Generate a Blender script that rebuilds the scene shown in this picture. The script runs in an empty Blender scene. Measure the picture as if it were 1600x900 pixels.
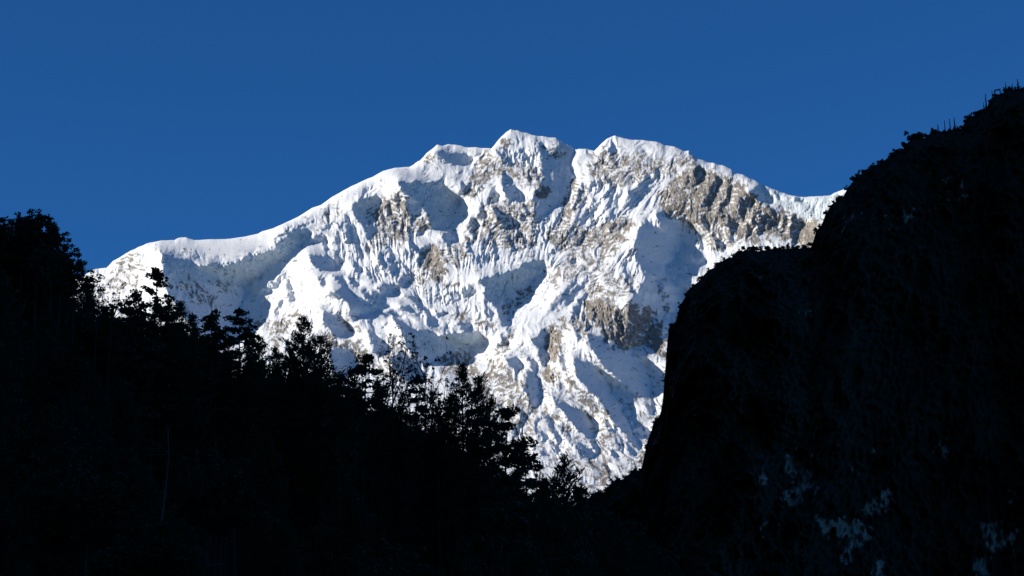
import bpy, math
import numpy as np

# ------------------------------------------------------------------ camera, sky, sun, exposure
scene = bpy.context.scene
col = scene.collection
R = math.radians
PITCH = R(15.0)
F = 3609.0                                   # focal length in photo pixels (1600 wide)
CAM = np.array([0.0, 0.0, 2.0])

cam_data = bpy.data.cameras.new('camera')
cam = bpy.data.objects.new('camera', cam_data)
col.objects.link(cam)
cam.location = CAM
cam.rotation_euler = (math.pi / 2 + PITCH, 0, 0)
cam_data.angle = 2 * math.atan(800 / F)
cam_data.clip_start = 0.5
cam_data.clip_end = 80000
scene.camera = cam

SUN_AZ, SUN_EL = R(255.0), R(21.0)           # azimuth from +Y, clockwise
world = bpy.data.worlds.new('World')
scene.world = world
world.use_nodes = True
wn = world.node_tree
bg = wn.nodes['Background']
sky = wn.nodes.new('ShaderNodeTexSky')
sky.sky_type = 'NISHITA'
sky.sun_disc = False
sky.sun_elevation = SUN_EL
sky.sun_rotation = SUN_AZ
sky.altitude = 3000
sky.air_density = 1.0
sky.dust_density = 0.0
sky.ozone_density = 4.0
tint = wn.nodes.new('ShaderNodeMix')            # thin, very clear mountain air: deeper blue
tint.data_type = 'RGBA'; tint.blend_type = 'MULTIPLY'; tint.inputs[0].default_value = 1.0
tint.inputs[7].default_value = (0.33, 1.01, 1.59, 1)
# the deep blue lies in the half of the sky turned away from the sun; towards the sun it stays pale
geo = wn.nodes.new('ShaderNodeTexCoord')
dot = wn.nodes.new('ShaderNodeVectorMath'); dot.operation = 'DOT_PRODUCT'
dot.inputs[1].default_value = (math.sin(SUN_AZ) * math.cos(SUN_EL), math.cos(SUN_AZ) * math.cos(SUN_EL), math.sin(SUN_EL))
rng_ = wn.nodes.new('ShaderNodeMapRange'); rng_.interpolation_type = 'SMOOTHSTEP'
rng_.inputs['From Min'].default_value = 0.35; rng_.inputs['From Max'].default_value = 0.8
rng_.inputs['To Min'].default_value = 1.0; rng_.inputs['To Max'].default_value = 0.0
wn.links.new(geo.outputs['Generated'], dot.inputs[0])
wn.links.new(dot.outputs['Value'], rng_.inputs['Value'])
wn.links.new(rng_.outputs['Result'], tint.inputs[0])
wn.links.new(sky.outputs[0], tint.inputs[6])
wn.links.new(tint.outputs[2], bg.inputs['Color'])
bg.inputs['Strength'].default_value = 0.055

sun_data = bpy.data.lights.new('sun', 'SUN')
sun_data.energy = 5.0
sun_data.angle = R(0.5)
sun_data.color = (1.0, 0.95, 0.88)
sun = bpy.data.objects.new('sun', sun_data)
col.objects.link(sun)
from mathutils import Vector
sdir = Vector((math.sin(SUN_AZ) * math.cos(SUN_EL), math.cos(SUN_AZ) * math.cos(SUN_EL), math.sin(SUN_EL)))
sun.rotation_euler = sdir.to_track_quat('Z', 'Y').to_euler()

scene.render.engine = 'CYCLES'
scene.view_settings.view_transform = 'Standard'
scene.view_settings.look = 'None'
scene.view_settings.exposure = 0.24
scene.view_settings.gamma = 1.0
scene.view_settings.use_curve_mapping = False
scene.cycles.max_bounces = 5
scene.cycles.diffuse_bounces = 2

# ------------------------------------------------------------------ helpers
cp, sp = math.cos(PITCH), math.sin(PITCH)

def ray(px, py):
    """view direction through photo pixel (arrays allowed)"""
    u = (np.asarray(px, float) - 800) / F
    v = (450 - np.asarray(py, float)) / F
    return np.stack([u, cp - v * sp, sp + v * cp], -1)

def at(px, py, Y):
    """world point seen at a photo pixel, Y metres ahead"""
    r = ray(px, py)
    return CAM + r * (np.asarray(Y, float) / r[..., 1])[..., None]

def smooth(a, b, x):
    t = np.clip((x - a) / (b - a), 0, 1)
    return t * t * (3 - 2 * t)

def mesh_np(name, verts, quads, smooth_shade=False):
    verts = np.ascontiguousarray(verts, np.float32).reshape(-1, 3)
    quads = np.ascontiguousarray(quads, np.int32)
    n, k = quads.shape
    me = bpy.data.meshes.new(name)
    me.vertices.add(len(verts))
    me.vertices.foreach_set('co', verts.ravel())
    me.loops.add(n * k)
    me.loops.foreach_set('vertex_index', quads.ravel())
    me.polygons.add(n)
    me.polygons.foreach_set('loop_start', np.arange(0, n * k, k, dtype=np.int32))
    if smooth_shade:
        me.polygons.foreach_set('use_smooth', np.ones(n, bool))
    me.update(calc_edges=True)
    return me

def grid_quads(nr, nc):
    i = np.arange(nr * nc).reshape(nr, nc)
    return np.stack([i[:-1, :-1], i[1:, :-1], i[1:, 1:], i[:-1, 1:]], -1).reshape(-1, 4)

def link(name, me, mat=None, parent=None):
    o = bpy.data.objects.new(name, me)
    col.objects.link(o)
    if mat is not None and me is not None and not me.materials:
        me.materials.append(mat)
    if parent is not None:
        o.parent = parent
    return o

def color_attr(me, rgba):
    a = me.color_attributes.new('cover', 'FLOAT_COLOR', 'POINT')
    a.data.foreach_set('color', np.ascontiguousarray(rgba, np.float32).ravel())

def poly_mask(pts, X0, Y0, W, H):
    """even-odd raster of a polygon given in photo pixels"""
    m = np.zeros((H, W), bool)
    p = np.array(pts, float)
    x0, x1 = int(max(p[:, 0].min() - 2 - X0, 0)), int(min(p[:, 0].max() + 3 - X0, W))
    y0, y1 = int(max(p[:, 1].min() - 2 - Y0, 0)), int(min(p[:, 1].max() + 3 - Y0, H))
    if x1 <= x0 or y1 <= y0:
        return m
    yy, xx = np.mgrid[y0:y1, x0:x1].astype(float)
    xx += X0; yy += Y0
    c = np.zeros(xx.shape, bool)
    for (ax, ay), (bx, by) in zip(p, np.roll(p, -1, 0)):
        if ay == by:
            continue
        c ^= ((ay > yy) != (by > yy)) & (xx < (bx - ax) * (yy - ay) / (by - ay) + ax)
    m[y0:y1, x0:x1] = c
    return m

def blur(a, s):
    ky = np.fft.fftfreq(a.shape[0])[:, None]; kx = np.fft.rfftfreq(a.shape[1])[None]
    return np.fft.irfft2(np.fft.rfft2(a) * np.exp(-2 * (math.pi * s) ** 2 * (kx * kx + ky * ky)), a.shape)

def band(shape, scale, seed, width=0.45, stretch=1.0, ang=0.0):
    """band limited noise of wavelength `scale` px, unit deviation"""
    rng = np.random.default_rng(seed)
    ky = np.fft.fftfreq(shape[0])[:, None]; kx = np.fft.rfftfreq(shape[1])[None]
    a = kx * math.cos(ang) + ky * math.sin(ang)
    b = -kx * math.sin(ang) + ky * math.cos(ang)
    k = np.sqrt((a * stretch) ** 2 + b * b) * scale
    n = np.fft.irfft2(np.fft.rfft2(rng.standard_normal(shape)) * np.exp(-((k - 1) / width) ** 2 / 2), shape)
    return n / n.std()

def material(name):
    m = bpy.data.materials.new(name)
    m.use_nodes = True
    nt = m.node_tree
    return m, nt, nt.nodes['Principled BSDF']

def noise_colors(name, c0, c1, scale, rough=0.9, spec=0.2, detail=6, obj_var=0.0):
    m, nt, b = material(name)
    tc = nt.nodes.new('ShaderNodeTexCoord')
    nz = nt.nodes.new('ShaderNodeTexNoise')
    nz.inputs['Scale'].default_value = scale
    nz.inputs['Detail'].default_value = detail
    rp = nt.nodes.new('ShaderNodeValToRGB')
    rp.color_ramp.elements[0].position = 0.35
    rp.color_ramp.elements[1].position = 0.68
    rp.color_ramp.elements[0].color = (*c0, 1)
    rp.color_ramp.elements[1].color = (*c1, 1)
    nt.links.new(tc.outputs['Object'], nz.inputs['Vector'])
    nt.links.new(nz.outputs['Fac'], rp.inputs['Fac'])
    nt.links.new(rp.outputs[0], b.inputs['Base Color'])
    b.inputs['Roughness'].default_value = rough
    b.inputs['Specular IOR Level'].default_value = spec
    return m

# ------------------------------------------------------------------ snow mountain
SKY_LINE = np.array([
 (-260,640),(-60,560),(30,500),(90,452),(140,425),(151,420),(167,418),(177,408),(197,396),(216,386),(234,379),(250,376),(273,375),(277,372.5),
 (282,371),(291,370.5),(297,373),(304,375),(327,374),(353,373.5),(381,370),(403,365),(410,361),(426,357),(445,348.5),
 (467,338),(488,324.5),(502,320),(520,307),(547,292),(573,280),(583,276),(599,267),(617,262),(640,260.5),(656,251.5),
 (667,239),(676,232),(683,226),(693,227.5),(700.5,225),(713,226),(729,230),(747,231),(768,232),(775,223),(784,212.5),
 (791,206),(798,201.5),(809,203.5),(820,207),(838,212),(852.5,214),(868.5,216),(881,223),(900.5,233.5),(916.5,233),
 (929,236),(938,225.6),(948.5,216.7),(961,211),(977,216.7),(996.5,218.5),(1024.5,220.5),(1040.5,226.7),(1054.7,229),
 (1069,236.5),(1076,235.6),(1087,246),(1101,251.6),(1113,255),(1131,258.7),(1143.6,265),(1147,270),(1161,272.5),
 (1178,281),(1195,290.5),(1212,296),(1231,304),(1256,308),(1278.5,306.5),(1297,304.7),(1312.5,298),(1322,295),
 (1350,292),(1390,300),(1470,330)], float)

# facets that lean away from the sun: (lean, outline)
LEAN = [
 (1.25,[(248,390),(264,397),(291,406),(311,415),(321,415),(336,412),(350,417),(366,413),(387,399),(427,394),(431,380),(449,371),(447,365),(461,358),(483,361),(485,365),(481,371),(460,387),(436,406),(408,429),(397,438),(389,447),(393,452),(385,463),(375,479),(366,496),(358,530),(310,535),(296,505),(264,461),(257,444),(255,419),(254,401)]),
 (0.3,[(275,388),(310,392),(345,404),(362,413),(350,415),(330,408),(300,400)]),
 (1.3,[(482,377),(500,365),(508,366),(507,372),(496,377),(487,380)]),
 (1.3,[(550,318),(563,310),(582,308),(589,301),(591,310),(582,324),(573,337),(568,346),(556,339),(551,330)]),
 (1.3,[(548,345),(553,358),(560,385),(565,408),(558,400),(551,375)]),
 (1.2,[(539,336),(545,350),(546,382),(541,375)]),
 (1.2,[(523,378),(528,392),(531,418),(526,405)]),
 (1.2,[(549,403),(556,410),(563,420),(558,424),(551,412)]),
 (1.2,[(484,401),(500,398),(512,402),(524,410),(527,417),(515,422),(502,424),(492,415)]),
 (1.3,[(590,392),(595,397),(600,420),(594,412)]),
 (1.3,[(605,396),(610,408),(614,430),(607,420)]),
 (1.2,[(616,405),(620,415),(622,436),(617,428)]),
 (1.2,[(574,352),(585,346),(580,360),(573,372)]),
 (0.8,[(445,431),(452,440),(459,465),(457,476),(450,458)]),
 (1.2,[(506,466),(513,458),(531,450),(545,452),(554,464),(573,479),(589,475),(609,479),(582,486),(563,489),(556,498),(548,500),(545,473),(531,466),(514,462)]),
 (1.1,[(519,433),(524,429),(532,430),(541,441),(539,448),(527,440)]),
 (1.1,[(500,436),(505,432),(508,444),(503,449),(499,443)]),
 (1.2,[(543,434),(561,442),(556,447),(547,443)]),
 (1.2,[(560,448),(575,459),(593,472),(591,477),(575,467)]),
 (1.2,[(578,452),(592,461),(602,473),(596,471),(584,462)]),
 (1.3,[(507,489),(520,491),(531,498),(547,516),(534,516),(536,527),(527,527),(513,512),(505,507)]),
 (1.3,[(529,543),(545,550),(548,559),(548,582),(518,582),(514,552)]),
 (0.95,[(677,234),(693,228),(706,235),(720,239),(738,247),(734,253),(725,259),(711,258),(697,253),(684,248),(681,243)]),
 (1.35,[(620,284),(635,287),(652,283),(667,287),(684,285),(695,298),(702,306),(715,310),(718,317),(716,324),(708,335),(706,342),(699,353),(692,359),(676,360),(672,348),(667,339),(665,326),(656,317),(649,323),(645,312),(635,301),(626,299)]),
 (1.0,[(631,306),(640,312),(648,326),(649,345),(644,352),(638,340),(632,322)]),
 (1.3,[(720,282),(725,290),(724,300),(718,304),(720,295)]),
 (1.35,[(789,269),(796,278),(793,287),(803,292),(806,303),(803,312),(798,312),(789,301),(782,291),(784,280)]),
 (1.35,[(771,323),(779,328),(791,333),(802,347),(796,356),(784,356),(775,340)]),
 (1.2,[(748,323),(756,318),(757,335),(752,345),(747,338)]),
 (1.2,[(734,342),(745,340),(742,355),(735,352)]),
 (1.2,[(770,300),(778,306),(775,318),(768,315)]),
 (1.2,[(811,300),(818,310),(812,318)]),
 (1.2,[(808,325),(815,332),(822,345),(814,342)]),
 (1.3,[(693,362),(704,361),(712,366),(712,374),(700,378),(693,374)]),
 (1.3,[(654,394),(666,386),(664,398),(655,412),(651,418),(652,404)]),
 (1.25,[(745,440),(756,436),(773,429),(782,431),(789,424),(809,420),(820,410),(835,408),(852,408),(840,417),(849,422),(835,433),(828,442),(815,451),(813,456),(803,469),(797,462),(785,470),(794,486),(790,491),(796,505),(787,511),(781,505),(778,490),(768,472),(757,468),(753,460),(758,455),(754,444)]),
 (1.25,[(588,443),(604,445),(622,447),(619,456),(611,461),(596,456)]),
 (1.2,[(630,430),(645,425),(640,440),(628,447),(620,440)]),
 (1.1,[(631,461),(649,466),(667,482),(674,493),(665,488),(649,475)]),
 (1.0,[(624,480),(640,480),(661,490),(650,493),(636,488)]),
 (0.9,[(590,488),(612,486),(634,492),(618,494),(600,493)]),
 (1.25,[(612,495),(622,499),(635,506),(649,513),(660,517),(674,519),(683,526),(695,520),(720,520),(738,520),(756,526),(752,531),(757,538),(748,544),(738,545),(727,549),(716,553),(702,549),(692,551),(688,562),(667,565),(649,560),(635,542),(631,519),(620,508)]),
 (1.2,[(665,490),(674,494),(688,511),(672,511),(668,500)]),
 (1.2,[(709,508),(720,503),(736,512),(731,517),(722,512)]),
 (1.2,[(681,485),(699,490),(695,494),(683,492)]),
 (1.3,[(793,560),(805,556),(814,572),(809,584),(798,574)]),
 (1.2,[(580,533),(600,531),(606,545),(596,556),(584,550)]),
 (1.2,[(610,560),(628,550),(645,575),(660,590),(648,598),(620,585)]),
 (0.95,[(840,222),(847,220),(849,231),(856,240),(867,233),(874,222),(888,229),(899,236),(891,245),(886,254),(891,263),(895,275),(891,289),(888,298),(877,314),(870,318),(861,327),(845,337),(840,348),(833,341),(833,325),(831,307),(843,288),(847,279),(847,252),(840,234)]),
 (1.2,[(949,231),(956,226),(962,236),(958,243),(951,240)]),
 (1.2,[(982,300),(990,292),(995,300),(990,316),(984,318)]),
 (1.3,[(1085,262),(1097,262),(1097,280),(1088,285),(1084,275)]),
 (1.35,[(1115,275),(1126,277),(1118,295),(1112,312),(1102,324),(1098,320),(1106,305),(1112,290)]),
 (1.2,[(1171,296),(1180,297),(1190,305),(1201,312),(1197,318),(1185,315),(1172,305)]),
 (1.1,[(1178,293),(1190,288),(1196,291),(1196,300),(1203,307),(1197,315),(1186,306)]),
 (1.1,[(1211,299),(1219,308),(1214,312)]),
 (1.1,[(1240,308),(1256,311),(1250,318),(1242,314)]),
 (1.3,[(1154,308),(1160,312),(1161,345),(1155,340)]),
 (1.3,[(1186,332),(1197,338),(1190,360),(1182,372),(1184,350)]),
 (1.3,[(1237,336),(1256,345),(1245,362),(1241,385),(1231,385),(1235,353)]),
 (1.2,[(1118,372),(1128,380),(1133,397),(1124,392)]),
 (1.2,[(1096,340),(1104,348),(1110,365),(1102,360)]),
 (1.2,[(1135,330),(1141,338),(1143,362),(1136,352)]),
 (1.2,[(1205,322),(1212,326),(1208,350),(1200,356),(1203,338)]),
 (1.35,[(1001,351),(1010,345),(1017,353),(1031,360),(1036,364),(1027,342),(1029,330),(1037,330),(1047,340),(1071,344),(1078,351),(1075,367),(1062,367),(1071,378),(1072,382),(1055,396),(1062,401),(1056,406),(1037,410),(1036,417),(1042,429),(1055,444),(1071,453),(1065,472),(1063,488),(1049,488),(1040,458),(1031,435),(1024,430),(1030,450),(1035,469),(1037,483),(1033,500),(1026,492),(1017,504),(1010,526),(1012,542),(994,542),(976,540),(974,517),(983,506),(980,488),(986,470),(996,458),(999,444),(1012,435),(1003,410),(992,406),(992,376),(996,362)]),
 (1.2,[(1040,478),(1049,495),(1044,527),(1035,522),(1033,503)]),
 (0.75,[(899,437),(890,440),(860,479),(854,490),(865,486),(881,465),(897,446)]),
 (0.85,[(920,431),(911,437),(884,465),(881,478),(895,467),(913,449)]),
 (1.0,[(914,454),(903,470),(897,485),(899,490),(905,478),(912,466)]),
 (1.3,[(918,520),(933,526),(947,536),(969,547),(986,552),(1008,563),(1010,575),(1015,591),(1020,602),(1017,617),(1004,618),(986,609),(965,591),(947,574),(928,549),(919,533)]),
 (1.3,[(901,558),(917,565),(933,577),(947,597),(957,618),(974,633),(968,644),(983,656),(986,676),(999,697),(997,702),(983,685),(960,660),(944,638),(930,618),(915,602),(903,588),(897,574)]),
 (1.35,[(862,620),(876,628),(901,640),(922,651),(927,656),(922,667),(927,681),(919,685),(904,672),(888,654),(872,637)]),
 (1.2,[(903,692),(915,697),(927,708),(924,717),(915,711)]),
 (1.2,[(920,690),(930,696),(940,708),(936,709),(924,698)]),
 (1.2,[(984,658),(1000,668),(1016,672),(1013,681),(1000,681),(990,672)]),
 (1.1,[(1006,630),(1016,638),(1026,648),(1022,650),(1008,640)]),
 (1.1,[(990,685),(1000,697),(998,703),(991,695)]),
 (1.3,[(824,580),(842,590),(842,609),(838,628),(832,635),(824,622),(819,600)]),
 (1.25,[(838,525),(852,509),(854,541),(854,571),(847,569),(840,545),(831,529)]),
 (1.25,[(824,555),(831,562),(838,573),(836,584),(829,571)]),
 (1.0,[(806,662),(818,640),(820,650),(812,665)]),
 (1.0,[(834,664),(844,670),(853,683),(847,688),(840,678)]),
 (1.0,[(847,645),(864,657),(862,661),(850,652)]),
 (1.0,[(858,660),(876,684),(872,688),(860,672)]),
 (1.1,[(784,522),(795,528),(790,540),(780,538)]),
 (1.0,[(735,525),(748,522),(760,532),(750,538)]),
]
# bare rock: (density, tan share, outline)
ROCK = [
 (.42,.5,[(765,310),(800,320),(830,312),(842,345),(835,385),(812,392),(780,388),(755,378),(740,350)]),
 (.4,.6,[(870,340),(905,350),(930,385),(905,400),(880,395),(862,380)]),
 (.4,.6,[(780,600),(815,590),(840,640),(835,690),(800,680),(775,640)]),
 (.55,.5,[(577,337),(592,316),(604,307),(620,301),(635,314),(645,342),(649,353),(640,372),(625,385),(612,375),(596,362),(585,352)]),
 (.8,.4,[(649,342),(660,333),(670,346),(674,355),(667,362),(655,358)]),
 (.5,.6,[(755,240),(775,240),(790,262),(782,270),(760,285),(745,305),(725,318),(718,310),(728,290),(742,262)]),
 (.85,.2,[(777,222),(783,214),(796,218),(799,227),(786,229)]),
 (.5,.5,[(664,236),(676,234),(680,248),(668,254),(658,256)]),
 (.45,.5,[(758,336),(772,328),(786,352),(792,378),(780,384),(760,376),(752,355)]),
 (.4,.5,[(720,355),(745,345),(755,365),(748,382),(728,380)]),
 (.75,.9,[(667,386),(681,381),(695,393),(699,411),(697,425),(692,441),(674,438),(660,416),(655,410)]),
 (.65,.9,[(692,441),(713,443),(713,449),(700,450)]),
 (.4,.8,[(702,381),(729,385),(729,405),(715,420),(702,411)]),
 (.35,.7,[(640,425),(662,418),(674,438),(655,448),(638,448)]),
 (.35,.6,[(588,355),(604,352),(612,380),(600,395),(580,390),(570,386)]),
 (.3,.6,[(508,320),(530,325),(540,335),(520,345),(486,367),(482,370),(505,345)]),
 (.4,.5,[(812,262),(845,258),(846,282),(830,290),(810,285)]),
 (.4,.6,[(760,240),(815,262),(820,280),(795,280),(770,268)]),
 (.85,.15,[(836,291),(850,289),(859,302),(853,313),(838,310)]),
 (.5,.15,[(849,231),(862,228),(878,242),(876,250),(860,246)]),
 (.45,.3,[(820,318),(834,312),(838,340),(822,360),(812,370),(806,350)]),
 (.85,.9,[(929,245),(938,233),(947,233),(948,250),(944,280),(925,277),(918,262)]),
 (.8,.6,[(895,279),(902,282),(897,300),(890,318),(893,343),(881,345),(882,316),(889,298)]),
 (.45,.75,[(923,252),(936,234),(959,241),(985,241),(1010,243),(1035,251),(1060,244),(1074,239),(1088,250),(1097,260),(1060,264),(1042,275),(1017,271),(1007,275),(1000,282),(971,296),(957,289),(936,284),(918,276)]),
 (.35,.5,[(905,290),(925,282),(920,310),(905,330),(890,345),(893,315)]),
 (.72,.6,[(1028,301),(1042,292),(1056,275),(1071,264),(1088,260),(1104,264),(1131,276),(1160,289),(1171,292),(1186,317),(1201,321),(1231,332),(1256,345),(1250,385),(1215,372),(1200,376),(1193,366),(1174,385),(1156,374),(1137,358),(1114,350),(1078,357),(1056,340),(1040,328),(1028,317)]),
 (.95,.95,[(1258,350),(1263,343),(1272,346),(1280,348),(1277,362),(1269,385),(1245,385),(1247,366)]),
 (.92,.95,[(1030,310),(1044,322),(1062,325),(1066,340),(1050,341),(1038,330)]),
 (.55,.95,[(1028,303),(1044,298),(1046,312),(1034,318)]),
 (.5,.5,[(1076,355),(1114,350),(1140,362),(1150,380),(1120,395),(1095,375)]),
 (.58,.7,[(941,348),(957,346),(985,339),(996,344),(989,360),(975,376),(959,392),(943,397),(935,380),(921,382),(910,366),(925,358)]),
 (.8,.3,[(851,372),(862,358),(867,360),(864,378),(855,380)]),
 (.7,.6,[(870,380),(880,362),(885,365),(876,385)]),
 (.65,.4,[(907,362),(932,358),(929,380),(913,389),(902,378)]),
 (.33,.8,[(890,392),(912,392),(912,410),(932,420),(905,430),(890,440),(866,448),(850,445),(856,420),(880,410)]),
 (.3,.7,[(900,395),(960,395),(945,420),(925,430),(912,415)]),
 (.5,.85,[(815,453),(830,448),(838,458),(815,470),(795,492),(785,480),(800,470)]),
 (.45,.8,[(918,440),(932,432),(945,452),(960,470),(918,472),(912,462)]),
 (.35,.4,[(945,425),(990,428),(995,452),(975,468),(945,460)]),
 (.95,.85,[(906,478),(924,472),(947,472),(965,478),(962,500),(940,500),(930,504),(915,490)]),
 (.85,.3,[(930,502),(962,490),(986,474),(992,500),(985,548),(960,542),(947,533),(937,520)]),
 (.8,.15,[(985,474),(1010,480),(1026,492),(1017,504),(1010,526),(1012,542),(980,543)]),
 (.88,.6,[(1019,504),(1031,503),(1033,520),(1038,533),(1040,558),(1026,558),(1012,535),(1012,524)]),
 (.55,.7,[(1028,444),(1036,452),(1045,475),(1049,492),(1040,490),(1036,470)]),
 (.9,.95,[(854,511),(866,505),(875,515),(876,530),(878,545),(872,560),(860,567),(855,550),(853,530)]),
 (.9,.95,[(853,575),(865,572),(869,590),(858,605),(848,600),(849,585)]),
 (.75,.1,[(883,586),(897,586),(900,605),(890,612),(882,600)]),
 (.5,.7,[(870,498),(915,490),(925,515),(915,535),(905,520),(880,510)]),
 (.6,.6,[(901,615),(915,612),(928,625),(940,645),(925,648),(905,630)]),
 (.6,.5,[(846,638),(862,640),(880,655),(897,668),(890,675),(870,660),(850,648)]),
 (.6,.8,[(933,645),(950,643),(956,656),(940,660)]),
 (.6,.8,[(938,662),(950,670),(948,700),(946,740),(940,745),(938,690)]),
 (.9,.75,[(940,725),(953,722),(954,745),(945,764),(938,750)]),
 (.92,.7,[(995,710),(1010,703),(1007,722),(998,732)]),
 (.92,.9,[(796,520),(801,524),(782,556),(772,572),(768,600),(760,600),(764,570),(776,552)]),
 (.6,.6,[(690,556),(740,552),(745,575),(765,590),(768,620),(780,640),(760,650),(740,600),(715,585),(690,575)]),
 (.6,.4,[(780,570),(800,580),(805,600),(785,612),(770,595)]),
 (.8,.8,[(702,489),(718,492),(735,497),(734,502),(716,499)]),
 (.5,.5,[(734,500),(777,510),(775,516),(740,508)]),
 (.8,.7,[(525,491),(545,505),(566,519),(564,524),(545,515),(530,500)]),
 (.75,.5,[(528,533),(545,533),(549,547),(534,545)]),
 (.7,.5,[(548,533),(560,534),(562,542),(552,545)]),
 (.8,.8,[(552,545),(575,545),(580,560),(572,575),(556,578)]),
 (.6,.5,[(505,516),(522,520),(526,540),(512,548),(503,535)]),
 (.75,.85,[(422,540),(440,512),(452,495),(457,497),(445,520),(428,545)]),
 (.5,.6,[(390,499),(444,501),(446,508),(440,530),(425,530),(420,512),(390,505)]),
 (.45,.6,[(452,488),(475,485),(480,500),(462,505)]),
 (.35,.6,[(180,400),(215,390),(225,420),(210,445),(185,455),(165,455),(175,430)]),
 (.36,.05,[(270,437),(295,435),(330,460),(345,478),(335,482),(300,470),(280,455)]),
 (.3,.05,[(328,438),(360,445),(365,455),(335,455)]),
 (.3,.1,[(290,470),(310,500),(300,515),(278,490)]),
 (.35,.6,[(592,540),(620,520),(640,560),(650,590),(620,600),(585,575)]),
 (.4,.5,[(880,712),(945,728),(940,740),(890,728)]),
]
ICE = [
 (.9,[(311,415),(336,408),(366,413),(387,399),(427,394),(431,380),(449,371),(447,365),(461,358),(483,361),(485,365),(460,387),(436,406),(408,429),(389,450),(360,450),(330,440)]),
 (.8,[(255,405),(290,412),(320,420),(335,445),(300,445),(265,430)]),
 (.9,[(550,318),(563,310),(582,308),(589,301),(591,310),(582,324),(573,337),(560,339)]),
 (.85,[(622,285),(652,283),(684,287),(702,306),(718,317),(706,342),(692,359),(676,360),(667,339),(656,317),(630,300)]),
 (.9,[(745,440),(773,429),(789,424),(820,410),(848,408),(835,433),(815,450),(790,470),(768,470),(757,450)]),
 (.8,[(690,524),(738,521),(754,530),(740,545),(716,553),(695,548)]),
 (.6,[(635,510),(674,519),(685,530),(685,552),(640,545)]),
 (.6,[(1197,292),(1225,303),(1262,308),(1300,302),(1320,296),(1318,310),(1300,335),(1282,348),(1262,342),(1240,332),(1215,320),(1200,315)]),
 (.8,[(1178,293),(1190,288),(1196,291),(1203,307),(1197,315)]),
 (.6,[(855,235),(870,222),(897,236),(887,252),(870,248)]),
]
FLUTE = [
 (1.0,[(778,225),(800,228),(848,225),(848,262),(815,262),(775,250)]),
 (1.0,[(918,280),(1000,285),(1040,262),(1040,330),(960,345),(930,360),(900,350)]),
 (1.3,[(650,438),(720,446),(740,470),(665,488),(640,470)]),
 (1.3,[(565,365),(650,360),(660,440),(600,440),(560,420)]),
 (1.5,[(722,368),(800,372),(870,350),(880,390),(800,412),(725,420)]),
 (1.0,[(850,440),(920,430),(905,490),(850,490)]),
 (1.0,[(520,330),(560,340),(570,420),(520,420)]),
 (.8,[(850,260),(890,260),(885,310),(845,335)]),
 (1.0,[(930,390),(1000,350),(992,430),(950,425)]),
 (.8,[(840,330),(870,320),(870,380),(830,400)]),
 (.7,[(1040,400),(1100,390),(1080,440),(1040,430)]),
]
CALM = [  # wind-smoothed snow
 (.35,[(470,400),(520,425),(560,440),(650,468),(680,495),(640,500),(560,500),(500,470)]),
 (.95,[(236,378),(300,374),(400,365),(440,352),(440,365),(425,385),(385,398),(365,408),(345,402),(300,390),(255,385)]),
 (.8,[(420,356),(520,308),(600,268),(655,256),(660,268),(630,280),(600,282),(540,312),(470,350)]),
 (.6,[(460,390),(500,385),(515,400),(480,420)]),
 (.8,[(525,448),(560,465),(560,480),(530,468),(510,462)]),
 (.7,[(845,460),(880,440),(915,450),(890,490),(840,500),(815,490)]),
 (.75,[(920,525),(1008,563),(1018,610),(985,605),(930,550)]),
 (.6,[(903,560),(930,580),(960,625),(940,630),(905,590)]),
 (.6,[(865,622),(925,655),(925,680),(890,655)]),
 (.8,[(258,392),(310,415),(340,440),(300,440),(262,420)]),
 (.7,[(690,233),(730,245),(725,258),(690,250)]),
 (.6,[(1000,360),(1060,380),(1040,410),(1010,410)]),
 (.6,[(650,295),(700,310),(700,350),(675,340)]),
 (.6,[(690,525),(750,530),(735,545),(700,545)]),
]
FLOW = np.array([  # how the fall line leans, pixel x, pixel y, angle from straight down
 (250,430,-.3),(330,450,.5),(430,450,-.5),(440,390,-.3),(550,380,.15),(620,400,.1),(690,430,0),(690,470,0),(760,270,-.5),(820,240,-.1),
 (820,400,-.2),(870,290,.1),(880,340,-.4),(960,310,-.5),(950,420,-.75),(880,460,-.8),(1010,300,-.65),(1030,400,.3),(1060,430,.4),
 (1120,310,-.1),(1200,340,-.2),(1260,320,-.3),(940,500,.2),(980,580,.75),(900,580,.6),(860,560,0),(800,560,-.4),(780,620,-.6),
 (880,650,.6),(950,690,.7),(820,700,.3),(560,500,.4),(620,480,.9),(650,540,.1),(500,480,-.4),(420,480,-.4),(690,280,-.5),(720,330,-.6)])

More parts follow.
